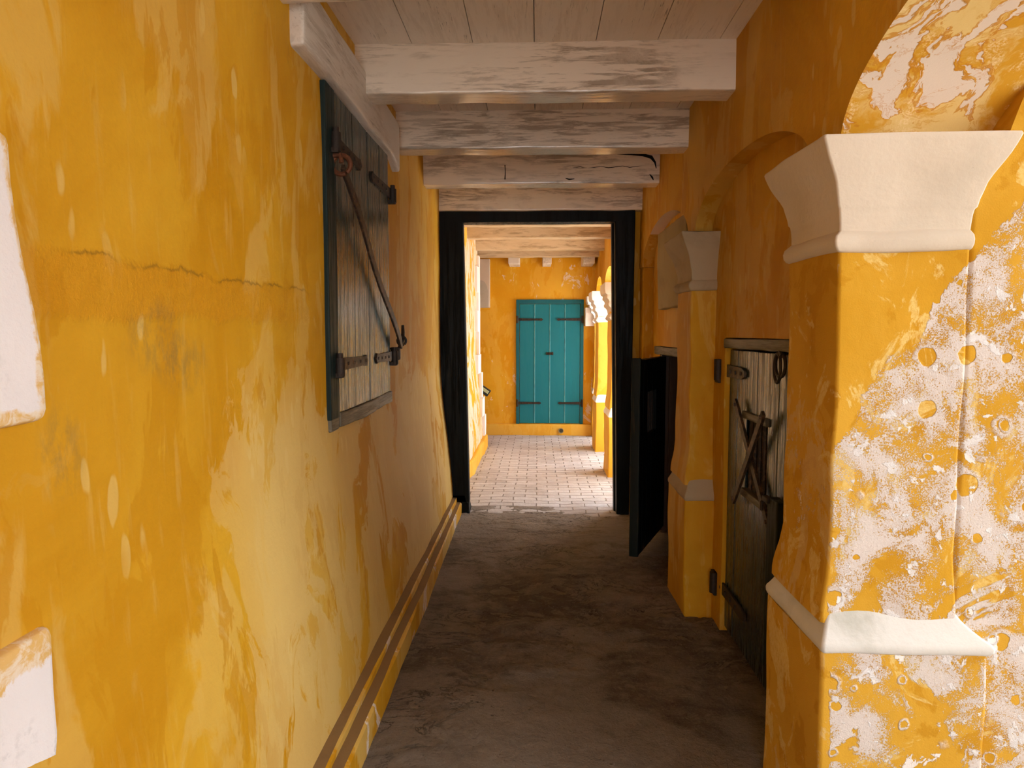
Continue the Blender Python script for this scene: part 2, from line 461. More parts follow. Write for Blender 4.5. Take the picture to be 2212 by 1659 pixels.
M['teal_dark'] = dark_wood('teal_frame_paint', (0.008, 0.115, 0.15), (0.02, 0.17, 0.21), amount=0.5, rough=0.5, bump=0.12, spec=0.25)
M['teal_light'] = plain('teal_bead', (0.10, 0.33, 0.38), 0.5)
M['iron'] = iron('black_iron', amt=0.35)
M['rust'] = iron('rusty_iron', (0.045, 0.030, 0.022), (0.17, 0.10, 0.055), 0.8, 0.5)
M['rust_red'] = iron('red_rust', (0.13, 0.045, 0.02), (0.24, 0.085, 0.03), 0.7, 0.6)
M['tread'] = white_plaster('dusty_tread', base=(0.27, 0.165, 0.07), dirt=(0.16, 0.10, 0.05), amount=0.7)
M['riser'] = ochre_plaster('limewash_step', pale_amt=0.6, worn=0.25, mould=0.3)
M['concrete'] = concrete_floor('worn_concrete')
M['brick'] = brick_floor('old_brick')
M['ground'] = plain('courtyard_ground', (0.52, 0.48, 0.43))
M['stone'] = plain('grey_stone', (0.30, 0.29, 0.28))
M['dark'] = plain('cell_plaster', (0.10, 0.07, 0.04))
M['hole'] = plain('pipe_bore', (0.06, 0.05, 0.03))
M['bore'] = plain('rotten_wood', (0.012, 0.009, 0.007), 0.9, 0.1)
M['pipe'] = plain('clay_pipe', (0.30, 0.24, 0.12))
M['sign_face'] = plain('sign_face', (0.62, 0.70, 0.42), 0.4)
M['sign_frame'] = plain('sign_frame', (0.02, 0.025, 0.025), 0.4)


# ------------------------------------------------------------------ mesh helpers
def ss(a, b, v):
    t = min(1.0, max(0.0, (v - a) / (b - a)))
    return t * t * (3 - 2 * t)


def wob(v, amp, freq, seed=0.0):
    if amp == 0:
        return Vector((0, 0, 0))
    q = Vector(v) * freq + Vector((seed, seed * 1.7, seed * 0.6))
    return Vector((mn.noise(q), mn.noise(q + Vector((31.4, 0, 0))), mn.noise(q + Vector((0, 17.3, 0))))) * amp


def cuts(a, b, seg, r):
    """grid lines from a to b with extra ones next to rounded edges"""
    r = min(r, (b - a) * 0.49)
    out = [a, a + 0.3 * r, a + r] if r > 0 else [a]
    lo, hi = (a + r, b - r) if r > 0 else (a, b)
    k = max(1, int(math.ceil((hi - lo) / seg)))
    out += [lo + (hi - lo) * i / k for i in range(1, k)]
    out += [b - r, b - 0.3 * r, b] if r > 0 else [b]
    return out


class MB:
    def __init__(self):
        self.v, self.f, self.mi = [], [], []

    def face(self, idx, mi=0):
        self.f.append(idx)
        self.mi.append(mi)

    def grid(self, fn, us, vs, mi=0, flip=False):
        o = len(self.v)
        nu, nv = len(us), len(vs)
        for u in us:
            for w in vs:
                self.v.append(Vector(fn(u, w)))
        for i in range(nu - 1):
            for j in range(nv - 1):
                q = [o + i * nv + j, o + (i + 1) * nv + j, o + (i + 1) * nv + j + 1, o + i * nv + j + 1]
                self.face(q[::-1] if flip else q, mi)

    def box(self, lo, hi, r=0.0, seg=9.0, amp=0.0, freq=4.0, seed=0.0, xf=None, mi=0):
        X, Y, Z = (cuts(lo[i], hi[i], seg, r) for i in range(3))
        rr = [min(r, (hi[i] - lo[i]) * 0.49) for i in range(3)]

        def fix(p):
            p = Vector(p)
            if r > 0:
                q = Vector([min(max(p[i], lo[i] + rr[i]), hi[i] - rr[i]) for i in range(3)])
                d = p - q
                if d.length > 1e-9:
                    m = max(abs(d[i]) / rr[i] for i in range(3))
                    e = Vector([d[i] / rr[i] for i in range(3)])
                    e = e.normalized() * m
                    p = q + Vector([e[i] * rr[i] for i in range(3)])
            p = p + wob(p, amp, freq, seed)
            return xf(p) if xf else p
        for (a, b, c, A, B, C) in ((0, 1, 2, X, Y, Z), (1, 2, 0, Y, Z, X), (2, 0, 1, Z, X, Y)):
            for side in (0, 1):
                w = (lo if side == 0 else hi)[c]

                def fn(u, t, a=a, b=b, c=c, w=w):
                    p = [0, 0, 0]
                    p[a], p[b], p[c] = u, t, w
                    return fix(p)
                self.grid(fn, A, B, mi, flip=(side == 0))
        return self

    def loft(self, loops, cap0=True, cap1=True, mi=0, closed=True):
        o = len(self.v)
        k = len(loops[0])
        for lp in loops:
            self.v += [Vector(p) for p in lp]
        for i in range(len(loops) - 1):
            for j in range(k if closed else k - 1):
                a = o + i * k + j
                b = o + i * k + (j + 1) % k
                self.face([a, b, b + k, a + k], mi)
        if cap0:
            self.face([o + j for j in range(k)][::-1], mi)
        if cap1:
            self.face([o + (len(loops) - 1) * k + j for j in range(k)], mi)
        return self

    def tube(self, pts, r, n=10, closed=False, mi=0, flat=None):
        pts = [Vector(p) for p in pts]
        loops = []
        for i, p in enumerate(pts):
            a = pts[(i - 1) % len(pts)] if (closed or i > 0) else p
            b = pts[(i + 1) % len(pts)] if (closed or i < len(pts) - 1) else p
            t = (b - a).normalized()
            up = Vector((1, 0, 0)) if abs(t.x) < 0.9 else Vector((0, 0, 1))
            s = t.cross(up).normalized()
            u = s.cross(t).normalized()
            rad = r[i] if isinstance(r, (list, tuple)) else r
            loops.append([p + (s * math.cos(2 * math.pi * k / n) + u * math.sin(2 * math.pi * k / n) * (flat or 1.0)) * rad for k in range(n)])
        if closed:
            loops.append(loops[0])
        return self.loft(loops, not closed, not closed, mi)

    def ring(self, c, R, r, axis='x', n=28, squash=1.0):
        pts = []
        for k in range(n):
            a = 2 * math.pi * k / n
            ca, sa = R * math.cos(a), R * math.sin(a) * squash
            pts.append(Vector(c) + Vector({'x': (0, ca, sa), 'y': (ca, 0, sa), 'z': (ca, sa, 0)}[axis]))
        return self.tube(pts, r, 8, True)

    def prism(self, poly, axis, a, b, mi=0):
        def P(u, w, t):
            return {'x': (t, u, w), 'y': (u, t, w), 'z': (u, w, t)}[axis]
        return self.loft([[P(u, w, a) for u, w in poly], [P(u, w, b) for u, w in poly]], mi=mi)

    def build(self, name, mats, parent=None, smooth=38, bevel=0.0):
        me = bpy.data.meshes.new(name)
        bm = bmesh.new()
        vs = [bm.verts.new(p) for p in self.v]
        for f, mi in zip(self.f, self.mi):
            try:
                q = bm.faces.new([vs[i] for i in f])
                q.material_index = mi
            except ValueError:
                pass
        bmesh.ops.remove_doubles(bm, verts=bm.verts, dist=1e-5)
        bmesh.ops.dissolve_degenerate(bm, edges=bm.edges, dist=1e-6)
        bmesh.ops.recalc_face_normals(bm, faces=bm.faces)
        if bevel > 0:
            es = [e for e in bm.edges if len(e.link_faces) == 2 and e.calc_face_angle(0) > 0.6]
            bmesh.ops.bevel(bm, geom=es, offset=bevel, segments=2, profile=0.6, affect='EDGES', clamp_overlap=True)
        lim = math.radians(smooth)
        for f in bm.faces:
            f.smooth = True
        for e in bm.edges:
            e.smooth = len(e.link_faces) == 2 and e.calc_face_angle(0) < lim
        bm.to_mesh(me)
        bm.free()
        for m in (mats if isinstance(mats, (list, tuple)) else [mats]):
            me.materials.append(m)
        o = bpy.data.objects.new(name, me)
        COL.objects.link(o)
        if len(me.polygons) < 12000:
            wn = o.modifiers.new('weighted_normals', 'WEIGHTED_NORMAL')
            wn.keep_sharp = True
            wn.weight = 100
        if parent is not None:
            o.parent = parent
            bpy.context.view_layer.update()
            o.matrix_parent_inverse = parent.matrix_world.inverted()
        return o


def thing(name, label, cat, loc, group=None, kind='thing'):
    o = bpy.data.objects.new(name, None)
    o.empty_display_size = 0.1
    COL.objects.link(o)
    o.location = loc
    bpy.context.view_layer.update()
    return tag(o, label, cat, group, kind)


def tag(o, label, cat, group=None, kind='thing'):
    o['label'] = label
    o['category'] = cat
    o['kind'] = kind
    if group:
        o['group'] = group
    return o


def struct(o, label=None):
    o['kind'] = 'structure'
    if label:
        o['label'] = label
    return o


# ------------------------------------------------------------------ layout numbers (metres)
XR, XT, XI = 0.95, 1.45, 1.05        # arcade inner face, outer face, infill face
SPR = 2.285                          # springing of the arches
ZC = 3.10                            # ceiling
YB = 11.54                           # end wall
YD = 6.45                            # black door frame
BACK = -3.6

# bays: y0, y1, rise
BAYS = [(-1.55, 0.02, 0.27), (0.465, 2.275, 0.33), (2.50, 4.27, 0.26), (4.45, 6.34, 0.30), (6.82, 8.24, 0.28), (8.60, 9.96, 0.28), (10.32, 11.32, 0.27)]


def arch_low(y):
    for a, b, h in BAYS:
        if a <= y <= b:
            c, w = (a + b) / 2, (b - a) / 2
            t = (y - c) / w
            return SPR + h * math.sqrt(max(0.0, 1 - t * t))
    return SPR


# ------------------------------------------------------------------ structure
def left_x(y, z):
    lean = 0.115 * ss(1.45, 0.1, z) if y < 6.6 else 0.09 * ss(1.6, 0.1, z)
    base = -0.90 if y < 6.6 else -0.875
    w = 0.012 * mn.noise(Vector((y * 0.8, z * 0.9, 3.3))) + 0.006 * mn.noise(Vector((y * 2.6, z * 2.1, 8.1)))
    if y < 2.9:
        w += 0.005 * ss(1.715, 1.735, z) * ss(1.885, 1.862, z) * ss(2.9, 2.4, y) * (1 + mn.noise(Vector((y * 9, z * 9, 1))))
    return base + lean + w


def rng(a, b, n):
    return [a + (b - a) * i / n for i in range(n + 1)]


m = MB()
zs = rng(0, ZC + 0.02, 100)
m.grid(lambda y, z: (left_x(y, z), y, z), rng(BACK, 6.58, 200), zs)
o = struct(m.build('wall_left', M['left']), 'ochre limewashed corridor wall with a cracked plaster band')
m = MB()
m.grid(lambda y, z: (left_x(y, z), y, z), rng(6.62, 10.24, 90), zs)
m.grid(lambda t, z: (left_x(10.24, z) - t, 10.24 + 0.01, z), [0, 0.6], zs)
o = struct(m.build('wall_left', M['far_left']), 'peeling white and yellow wall beyond the black door frame')
# outer wall thickness, keeps daylight out
m = MB()
m.box((-1.6, BACK, 0), (-1.25, 10.24, ZC + 0.3))
struct(m.build('wall_outer', M['dark']))

# stepped baseboard along the left wall
m = MB()
ys = rng(BACK, 6.42, 110)


def bb(k, y):
    lo = 0.010 * mn.noise(Vector((y * 1.3, k * 3.0, 0))) + 0.004 * mn.noise(Vector((y * 6, k, 4)))
    taper = ss(4.0, 6.4, y)
    prof = [(-0.688 - 0.02 * taper, -0.02), (-0.686 - 0.02 * taper, 0.112 - 0.02 * taper), (-0.694 - 0.02 * taper, 0.124 - 0.02 * taper),
            (-0.738 - 0.012 * taper, 0.126 - 0.02 * taper), (-0.736 - 0.012 * taper, 0.158 - 0.02 * taper), (-0.743 - 0.012 * taper, 0.167 - 0.02 * taper), (-0.86, 0.172 - 0.02 * taper)]
    x, z = prof[k]
    return (x + lo, y, z + (lo * 0.4 if k > 0 else 0))


for k, mi in ((0, 0), (1, 0), (2, 1), (3, 0), (4, 0), (5, 1)):
    m.grid(lambda y, t, k=k: bb(k + int(t), y), ys, [0, 1], mi)
m.face([len(m.v) + i for i in range(7)])
m.v += [Vector(bb(k, 6.42)) for k in range(7)]
struct(m.build('baseboard_left', [M['riser'], M['tread']], smooth=30), 'two step yellow skirting with dusty brown treads along the left wall')
m = MB()
m.box((-0.98, 6.62, -0.02), (-0.745, 10.28, 0.19), r=0.03, seg=0.2, amp=0.012, freq=3, xf=lambda p: Vector((p.x - 0.03 * (p.y < 8.2) + 0.02 * (p.y > 9.5), p.y, p.z)))
struct(m.build('baseboard_left', M['far_pier']), 'yellow skirting below the peeling far wall')

# floors
m = MB()


def floor_z(x, y):
    return 0.010 * mn.noise(Vector((x * 1.7, y * 1.3, 2))) + 0.005 * mn.noise(Vector((x * 5, y * 4, 5))) - 0.008




def flakes(x, y):
    h = 0
    for k, (f, a) in enumerate(((2.6, 1.0), (6.0, 0.55), (14.0, 0.3), (30.0, 0.16))):
        h += a * mn.noise(Vector((x * f * 0.7, y * f, 3.1 * k)))
    zone = ss(-0.25, 0.25, mn.noise(Vector((x * 0.9, y * 0.8, 7.7))) + 0.25 * ss(2.8, 4.2, y))
    return zone * (0.0075 * ss(0.10, 0.16, h) + 0.006 * ss(-0.22, -0.17, h)) + 0.0022 * mn.noise(Vector((x * 34, y * 34, 2)))


m.grid(lambda x, y: (x, y, floor_z(x, y)), rng(-1.2, 1.36, 20), rng(BACK, 2.3, 40))
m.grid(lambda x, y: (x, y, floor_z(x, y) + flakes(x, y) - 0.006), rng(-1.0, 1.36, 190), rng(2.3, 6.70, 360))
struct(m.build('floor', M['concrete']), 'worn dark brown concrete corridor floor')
m = MB()
m.grid(lambda x, y: (x, y, floor_z(x, y) + 0.004 * mn.noise(Vector((x * 8, y * 14, 1))) + 0.003 - 0.03 * ss(6.56, 6.36, y + 0.16 * mn.noise(Vector((x * 2.3, 0, 4))) + 0.07 * mn.noise(Vector((x * 9, y * 9, 0))))), rng(-2.6, 1.36, 130), rng(6.20, 11.6, 260))
struct(m.build('floor', M['brick']), 'pale brick paving beyond the black door frame')
m = MB()
m.box((1.36, -14, -0.2), (14, 26, -0.012))
struct(m.build('ground', M['ground']), 'pale courtyard ground outside the arcade')

# ceiling: boards running along the corridor with fine gaps
m = MB()
x = -1.50
xb = [-1.5, -1.2, -0.907, -0.612, -0.315, -0.017, 0.28, 0.575, 0.87, 1.2, 1.5]
for a, b in zip(xb[:-1], xb[1:]):
    m.box((a + 0.002, BACK, ZC + 0.004 * mn.noise(Vector((a * 9, 0, 0)))), (b - 0.002, YB, ZC + 0.05))
m.box((-1.6, BACK, ZC + 0.05), (1.5, YB + 0.3, ZC + 0.3))
m.box((-3.2, 10.0, ZC + 0.02), (-1.5, YB + 0.3, ZC + 0.3))
struct(m.build('ceiling', M['ceiling']), 'white painted board ceiling')

# arcade wall above the pillars
m = MB()
ysv = set()
for a, b, h in BAYS:
    for i in range(49):
        t = -math.cos(math.pi * i / 48)
        ysv.add(round((a + b) / 2 + t * (b - a) / 2, 4))
ysv |= {BACK, round(YB, 4)}
ysl = sorted(ysv)
dense = [ysl[0]]
for v in ysl[1:]:
    k = max(1, int((v - dense[-1]) / 0.06))
    p = dense[-1]
    dense += [p + (v - p) * (i + 1) / k for i in range(k)]


def rx(y, z):
    return XR + 0.010 * mn.noise(Vector((y * 0.9, z * 1.1, 11))) + 0.004 * mn.noise(Vector((y * 3, z * 3, 5)))


ts = rng(0, 1, 20)
m.grid(lambda y, t: (rx(y, arch_low(y) + (ZC + 0.02 - arch_low(y)) * t), y, arch_low(y) + (ZC + 0.02 - arch_low(y)) * t), dense, ts, 0)
m.grid(lambda y, t: (XT, y, arch_low(y) + (ZC + 0.3 - arch_low(y)) * t), dense, ts, 0, True)


def soff(y, t):
    z = arch_low(y)
    r = 0.0
    return (rx(y, z) * (1 - t) + XT * t, y, z + 0.003 * mn.noise(Vector((y * 4, t * 2, 9))) * (0 < t < 1))


m.grid(soff, [v for v in dense if v <= 2.3], rng(0, 1, 8), 1)
m.grid(soff, [v for v in dense if 2.27 <= v <= 4.95], rng(0, 1, 8), 0)
m.grid(soff, [v for v in dense if 4.88 <= v <= 5.98], rng(0, 1, 8), 2)
m.grid(soff, [v for v in dense if v >= 5.91], rng(0, 1, 8), 0)
struct(m.build('wall_right', [M['right'], M['soffit'], M['pink']], smooth=50), 'ochre arcade wall with arches above the pillars')


# infill walls with doorways
def infill(y0, y1, h0, h1, hz, mat, lab):
    m = MB()
    top = lambda y: min(2.62, arch_low(y) + 0.02)
    fx = lambda y, z: XI + 0.008 * mn.noise(Vector((y * 1.2, z * 1.2, 21)))
    for (a, b, z0) in ((y0, h0, 0), (h0, h1, hz), (h1, y1, 0)):
        us = rng(a, b, max(3, int((b - a) / 0.06)))
        m.grid(lambda y, t, z0=z0: (fx(y, z0 + (top(y) - z0) * t), y, z0 + (top(y) - z0) * t), us, rng(0, 1, 24))
        m.grid(lambda y, t, z0=z0: (XI + 0.22, y, z0 + (top(y) - z0) * t), us, rng(0, 1, 4))
    for y in (h0, h1):
        m.grid(lambda z, t, y=y: (fx(y, z) * (1 - t) + (XI + 0.22) * t, y, z), rng(0, hz, 12), [0, 1])
    m.grid(lambda y, t: (fx(y, hz) * (1 - t) + (XI + 0.22) * t, y, hz), rng(h0, h1, 6), [0, 1])
    return struct(m.build('wall_infill', mat, smooth=50), lab)


infill(2.52, 4.30, 2.70, 3.90, 1.672, M['right'], 'ochre wall filling the arch around the barred cell door')
infill(4.47, 6.40, 4.98, 5.98, 1.585, M['right'], 'ochre wall filling the arch behind the open cell door')

# cell block behind the infill: closed dark rooms
m = MB()
m.box((4.0, 2.6, 0), (4.3, 6.6, 3.4))
m.box((1.42, 2.62, 3.3), (8.0, 6.44, 6.6))  # unseen storey, made tall and wide to shade the near courtyard
m.box((XI + 0.22, 4.30, 0), (4.0, 4.44, 2.9))
m.box((XI + 0.22, 2.65, 2.62), (4.3, 6.6, 3.4))
m.box((XI + 0.22, 2.35, -0.3), (4.3, 6.60, -0.02))
struct(m.build('wall_cell', M['dark']), 'dark inside of the cells, with an added upper storey')

# transverse wall facing the camera, right of the first pillar
m = MB()
m.grid(lambda x, z: (x, 2.168 + 0.010 * ss(1.318, 1.298, x) + 0.006 * mn.noise(Vector((x * 2, z * 2, 3))) + 0.003 * mn.noise(Vector((x * 7, z * 7, 3))), z), rng(1.285, 1.455, 40), rng(-0.02, SPR - 0.01, 60))
m.grid(lambda x, z: (x, 2.168 + 0.010 * ss(1.318, 1.298, x) + 0.006 * mn.noise(Vector((x * 2, z * 2, 3))) + 0.003 * mn.noise(Vector((x * 7, z * 7, 3))), z), rng(1.455, 8.0, 90), rng(-0.02, 6.6, 140))
m.prism([(1.393, 2.26), (1.47, 2.26), (1.47, 2.50), (1.452, 2.43), (1.425, 2.355)], 'y', 2.168, 2.5)
m.grid(lambda x, z: (x, 2.6, z), [1.42, 8.0], [-0.02, 6.6])
m.grid(lambda x, y: (x, y, 6.6), [1.455, 8.0], [2.195, 2.6])
m.grid(lambda z, y: (1.455, y, z), [2.2, 6.6], [2.195, 2.6])
m.grid(lambda z, y: (8.0, y, z), [-0.02, 6.6], [2.195, 6.6])
struct(m.build('wall_courtyard', M['salt']), 'ochre wall with white salt bloom facing the courtyard')
m = MB()
m.box((1.40, -2.4, -0.02), (9.0, -2.0, 6.0))  # added out of view to block sky light on the first pillar
struct(m.build('wall_blocker', M['stone']), 'unseen grey wall added behind the viewpoint to block sky light')
m = MB()
m.box((1.36, -2.6, 3.20), (2.3, 2.2, 3.32))  # added out of view to cut the sky above the first pillar
struct(m.build('roof_blocker', M['stone']), 'unseen slab added over the near courtyard to cut sky light')
# the other face of the cell block, towards the far courtyard
m = MB()
m.box((XT - 0.02, 6.45, -0.02), (8.0, 6.80, 6.6))
struct(m.build('wall_courtyard', M['stone']), 'grey side of the cell block towards the far courtyard')
m = MB()
m.box((0.955, 6.36, -0.02), (1.40, 6.80, SPR + 0.01), r=0.02, seg=0.15, amp=0.006)
m.box((0.86, 6.53, -0.02), (0.97, 6.80, ZC), r=0.01, seg=0.2, amp=0.004)
struct(m.build('wall_pier', M['right']), 'ochre pier beside the black door frame')
m = MB()
m.box((0.93, -0.02, -0.02), (XT, 0.50, SPR + 0.01), r=0.02, seg=0.2, amp=0.006)
m.box((0.93, BACK, -0.02), (XT, -1.54, SPR + 0.01), r=0.02, seg=0.3, amp=0.006)
struct(m.build('wall_pier', M['right']), 'ochre piers of the arcade behind the viewpoint')

# end wall of the far room, running on to the right outside the arcade
m = MB()
m.grid(lambda x, z: (x, YB + 0.010 * mn.noise(Vector((x * 1.5, z * 1.5, 6))) + 0.004 * mn.noise(Vector((x * 6, z * 6, 2))), z), rng(-2.6, 2.6, 90), rng(-0.02, 3.4, 60))
m.grid(lambda x, z: (x, YB + 0.3, z), [-2.6, 2.6], [-0.02, 3.4])
m.grid(lambda x, y: (x, y, 3.4), [-2.6, 2.6], [YB, YB + 0.3])
struct(m.build('wall_back', M['far']), 'bright orange end wall around the teal door')
m = MB()
m.box((-2.9, 10.2, 0), (-2.6, YB + 0.3, ZC + 0.1))
m.box((-2.7, 9.9, 0), (-1.2, 10.2, ZC + 0.1))
struct(m.build('wall_passage', M['far']))
# ledge below the teal door with a bore for the drain
m = MB()
m.box((-2.6, YB - 0.09, -0.02), (0.93, YB + 0.05, 0.178), r=0.02, seg=0.12, amp=0.008, freq=3)
struct(m.build('baseboard_back', M['far_pier']), 'yellow ledge at the foot of the end wall')
m = MB()
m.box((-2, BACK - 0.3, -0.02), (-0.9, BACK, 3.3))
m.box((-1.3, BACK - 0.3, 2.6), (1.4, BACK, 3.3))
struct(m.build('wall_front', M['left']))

# ------------------------------------------------------------------ pillars
CAP = [  # z, spread (0..1), roll
    (1.945, 0.0, 0.0), (1.950, 0.0, 0.55), (1.962, 0.0, 0.9), (1.977, 0.0, 1.0), (1.992, 0.0, 0.85), (2.003, 0.0, 0.35), (2.009, 0.0, 0.06),
    (2.030, 0.02, 0), (2.055, 0.04, 0), (2.072, 0.07, 0), (2.078, 0.13, 0), (2.100, 0.17, 0), (2.122, 0.24, 0), (2.146, 0.31, 0), (2.166, 0.42, 0),
    (2.184, 0.54, 0), (2.202, 0.66, 0), (2.220, 0.77, 0), (2.240, 0.87, 0), (2.258, 0.95, 0), (2.272, 1.0, 0), (2.279, 0.97, 0)]


def rect_loop(x0, x1, y0, y1, z, n=10, r=0.02, amp=0.004, seed=0.0):
    """rounded rectangle, counter-clockwise"""
    pts = []
    cs = [(x1 - r, y1 - r, 0), (x0 + r, y1 - r, 90), (x0 + r, y0 + r, 180), (x1 - r, y0 + r, 270)]
    corner = []
    for cx, cy, a0 in cs:
        corner.append([(cx + r * math.cos(math.radians(a0 + 30 * k)), cy + r * math.sin(math.radians(a0 + 30 * k))) for k in range(4)])
    for i in range(4):
        pts += corner[i]
        a, b = corner[i][-1], corner[(i + 1) % 4][0]
        pts += [(a[0] + (b[0] - a[0]) * k / n, a[1] + (b[1] - a[1]) * k / n) for k in range(1, n)]
    return [Vector((px, py, z)) + wob((px, py, z), amp, 5.0, seed) for px, py in pts]


def make_pillar(name, label, y0, y1, xs, mats, left=0.080, front=0.060, right=0.10, roll=0.022, base_right=0.06, seed=0.0, group='arcade pillars', waves=False):
    """xs: shaft x0, x1; y0,y1: shaft depth"""
    x0, x1 = xs
    t = thing(name, label, 'pillar', ((x0 + x1) / 2, (y0 + y1) / 2, 0), group)
    pl, cap, sh, hd = mats
    bx0, bx1, by0, by1 = x0 - 0.026, x1 + base_right, y0 - 0.036, y1 + 0.065
    m = MB()
    lp = [rect_loop(bx0 + 0.004 * math.sin(z * 7 + seed), bx1, by0, by1, z, 8, 0.014, 0.006, seed) for z in rng(-0.02, 0.705, 14)]
    m.loft(lp)
    m.build('plinth', pl, t)
    m = MB()
    prof = [(0.700, 0.9), (0.703, 1.05), (0.712, 1.18), (0.724, 1.2), (0.735, 1.12), (0.752, 0.86), (0.775, 0.55), (0.80, 0.28), (0.825, 0.08), (0.838, -0.05)]
    m.loft([rect_loop(x0 - 0.026 * e, x1 + base_right * e, y0 - 0.036 * e, y1 + 0.065 * e, z, 10, 0.012, 0.005, seed + 3) for z, e in prof])
    m.build('plinth_cap', cap, t)
    m = MB()
    zz = [0.79, 0.82, 0.845, 0.88, 0.93, 1.0] + rng(1.1, 1.96, 16)
    fl = lambda z: 0.020 * ss(1.05, 0.80, z) ** 1.5
    m.loft([rect_loop(x0 - fl(z), x1 + fl(z) * 0.5, y0 - fl(z) * 0.3, y1 + fl(z) * 2.2, z, 12, 0.011, 0.008, seed + 5) for z in zz])
    m.build('shaft', sh, t)
    m = MB()
    P = CAP
    if waves:
        P = [(1.84, 0, 0), (1.85, 0.0, 0.6), (1.87, 0.1, 1.0), (1.90, 0.08, 0.4), (1.925, 0.0, 0), (1.96, 0.06, 0), (1.99, 0.2, 0), (2.01, 0.38, 0.3), (2.035, 0.42, 0.3), (2.055, 0.36, 0),
             (2.08, 0.46, 0), (2.10, 0.64, 0.2), (2.125, 0.68, 0), (2.14, 0.66, 0), (2.155, 0.9, 0), (2.20, 1.0, 0), (2.275, 0.97, 0)]
    m.loft([rect_loop(x0 - left * e - roll * w, x1 + right * e + 0.006 * w, y0 - front * e - roll * 0.75 * w, y1 + 0.075 * e + roll * w, z, 10, 0.007, 0.007, seed + 9) for z, e, w in P])
    m.build('capital', hd, t)
    return t


make_pillar('pillar', 'big salt stained yellow pillar nearest the viewer with cream capital', 2.165, 2.575, (0.915, 1.305), (M['salt'], M['white_step'], M['salt'], M['white']), base_right=0.095)
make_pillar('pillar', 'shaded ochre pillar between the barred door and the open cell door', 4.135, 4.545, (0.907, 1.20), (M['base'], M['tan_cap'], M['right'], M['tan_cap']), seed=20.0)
make_pillar('pillar', 'far pillar half hidden by the right jamb of the black frame', 8.165, 8.62, (0.868, 1.32), (M['far_pier'], M['white_cool'], M['far_pier'], M['white']), seed=31.0, left=0.09, waves=True)
make_pillar('pillar', 'sunlit far pillar with stepped white capital right of the teal door', 9.885, 10.33, (0.862, 1.32), (M['far_pier'], M['white_cool'], M['far_pier'], M['white_cool']), seed=42.0, left=0.10, front=0.08, waves=True)
resp = make_pillar('pillar', 'half pillar against the end wall just right of the teal door', 11.33, YB + 0.02, (0.93, 1.32), (M['far_pier'], M['white_cool'], M['far_pier'], M['white_cool']), seed=53.0, left=0.13, front=0.08, waves=True)

m = MB()
m.box((0.785, 11.40, 1.80), (1.10, YB + 0.02, 2.10), r=0.012, seg=0.1, amp=0.008)
m.box((0.86, 11.38, 2.06), (1.10, YB + 0.02, 2.19), r=0.012, seg=0.1, amp=0.008)
m.build('impost', M['white_cool'], resp)

# ------------------------------------------------------------------ beams
BD = 0.17


def beam(y, label, x0=-0.98, x1=1.02, z0=2.862, z1=ZC + 0.015, d=BD, seed=0.0, group='white ceiling beams', skew=0.0, name='ceiling_beam', mat=None):
    m = MB()

    def xf(p):
        return Vector((p.x, p.y + skew * p.x, p.z + 0.006 * mn.noise(Vector((p.x * 2, seed, 0)))))
    m.box((x0, y, z0), (x1, y + d, z1), r=0.014, seg=0.10, amp=0.006, freq=5, seed=seed, xf=xf)
    return tag(m.build(name, mat or M['beam']), label, 'beam', group)


beam(2.312, 'white beam end at the very top edge, above the lintel', seed=1, skew=-0.06)
beam(3.47, 'widest scuffed white beam, first across the whole ceiling', seed=2)
beam(4.50, 'second white beam from the front, shiny underside', seed=3)
beam(5.56, 'third white beam, cracked with a dark split at its right end', seed=4)
beam(6.42, 'white beam resting on the black door frame', z0=2.805, z1=3.11, d=0.16, seed=5, x0=-0.94, x1=0.985)
beam(7.74, 'tan beam first seen through the doorway, just under its head', seed=6, z0=2.875, group='tan beams of the far room', mat=M['beam_tan'])
beam(8.74, 'second tan beam beyond the black door frame', seed=7, z0=2.872, group='tan beams of the far room', mat=M['beam_tan'])
beam(9.95, 'third tan beam beyond the black door frame', seed=8, z0=2.868, group='tan beams of the far room', mat=M['beam_tan'])
beam(10.80, 'last tan beam across the far room, above the short joists', seed=9, z0=2.862, group='tan beams of the far room', mat=M['beam_tan'])
for xa, xb_, lb in ((-0.455, -0.28, 'left short joist above the teal door'), (0.085, 0.225, 'middle short joist above the teal door'), (0.72, 0.90, 'right short joist at the corner above the teal door')):
    m = MB()
    m.box((xa, 10.985, 2.775), (xb_, YB + 0.05, ZC + 0.01), r=0.01, seg=0.2, amp=0.003)
    tag(m.build('short_joist', M['beam_y']), lb, 'beam', 'short joists meeting the end wall')
m = MB()
m.box((0.965, BACK, ZC - 0.001), (1.0, YB, ZC + 0.01))

# the splits in the third beam
third = [o for o in bpy.data.objects if o.get('label', '').startswith('third white beam')][0]
for pts, rad in (
        ([(0.28 + i * 0.055, 5.559, 2.985 + 0.006 * math.sin(i * 2.1) + 0.0006 * i) for i in range(11)], [0.001, .003, .002, .003, .002, .003, .003, .002, .003, .002, .001]),
        ([(0.62, 5.558, 3.088), (0.72, 5.557, 3.085), (0.82, 5.557, 3.078), (0.885, 5.557, 3.060), (0.915, 5.558, 3.02), (0.925, 5.559, 2.975)], [.004, .008, .012, .014, .008, .003]),
        ([(0.875, 5.558, 2.93), (0.895, 5.558, 2.905), (0.905, 5.559, 2.885)], [.003, .008, .003]),
        ([(-0.255, 5.559, 3.01), (-0.252, 5.558, 2.96), (-0.255, 5.559, 2.90)], [.004, .003, .005]),
        ([(0.22, 5.558, 2.905), (0.25, 5.558, 2.895), (0.29, 5.559, 2.9)], [.002, .006, .002])):
    m = MB()
    m.tube(pts, rad, 6)
    m.build('split', M['bore'], third)['label'] = 'dark split in the wood'

# white lintel above the shutter
m = MB()


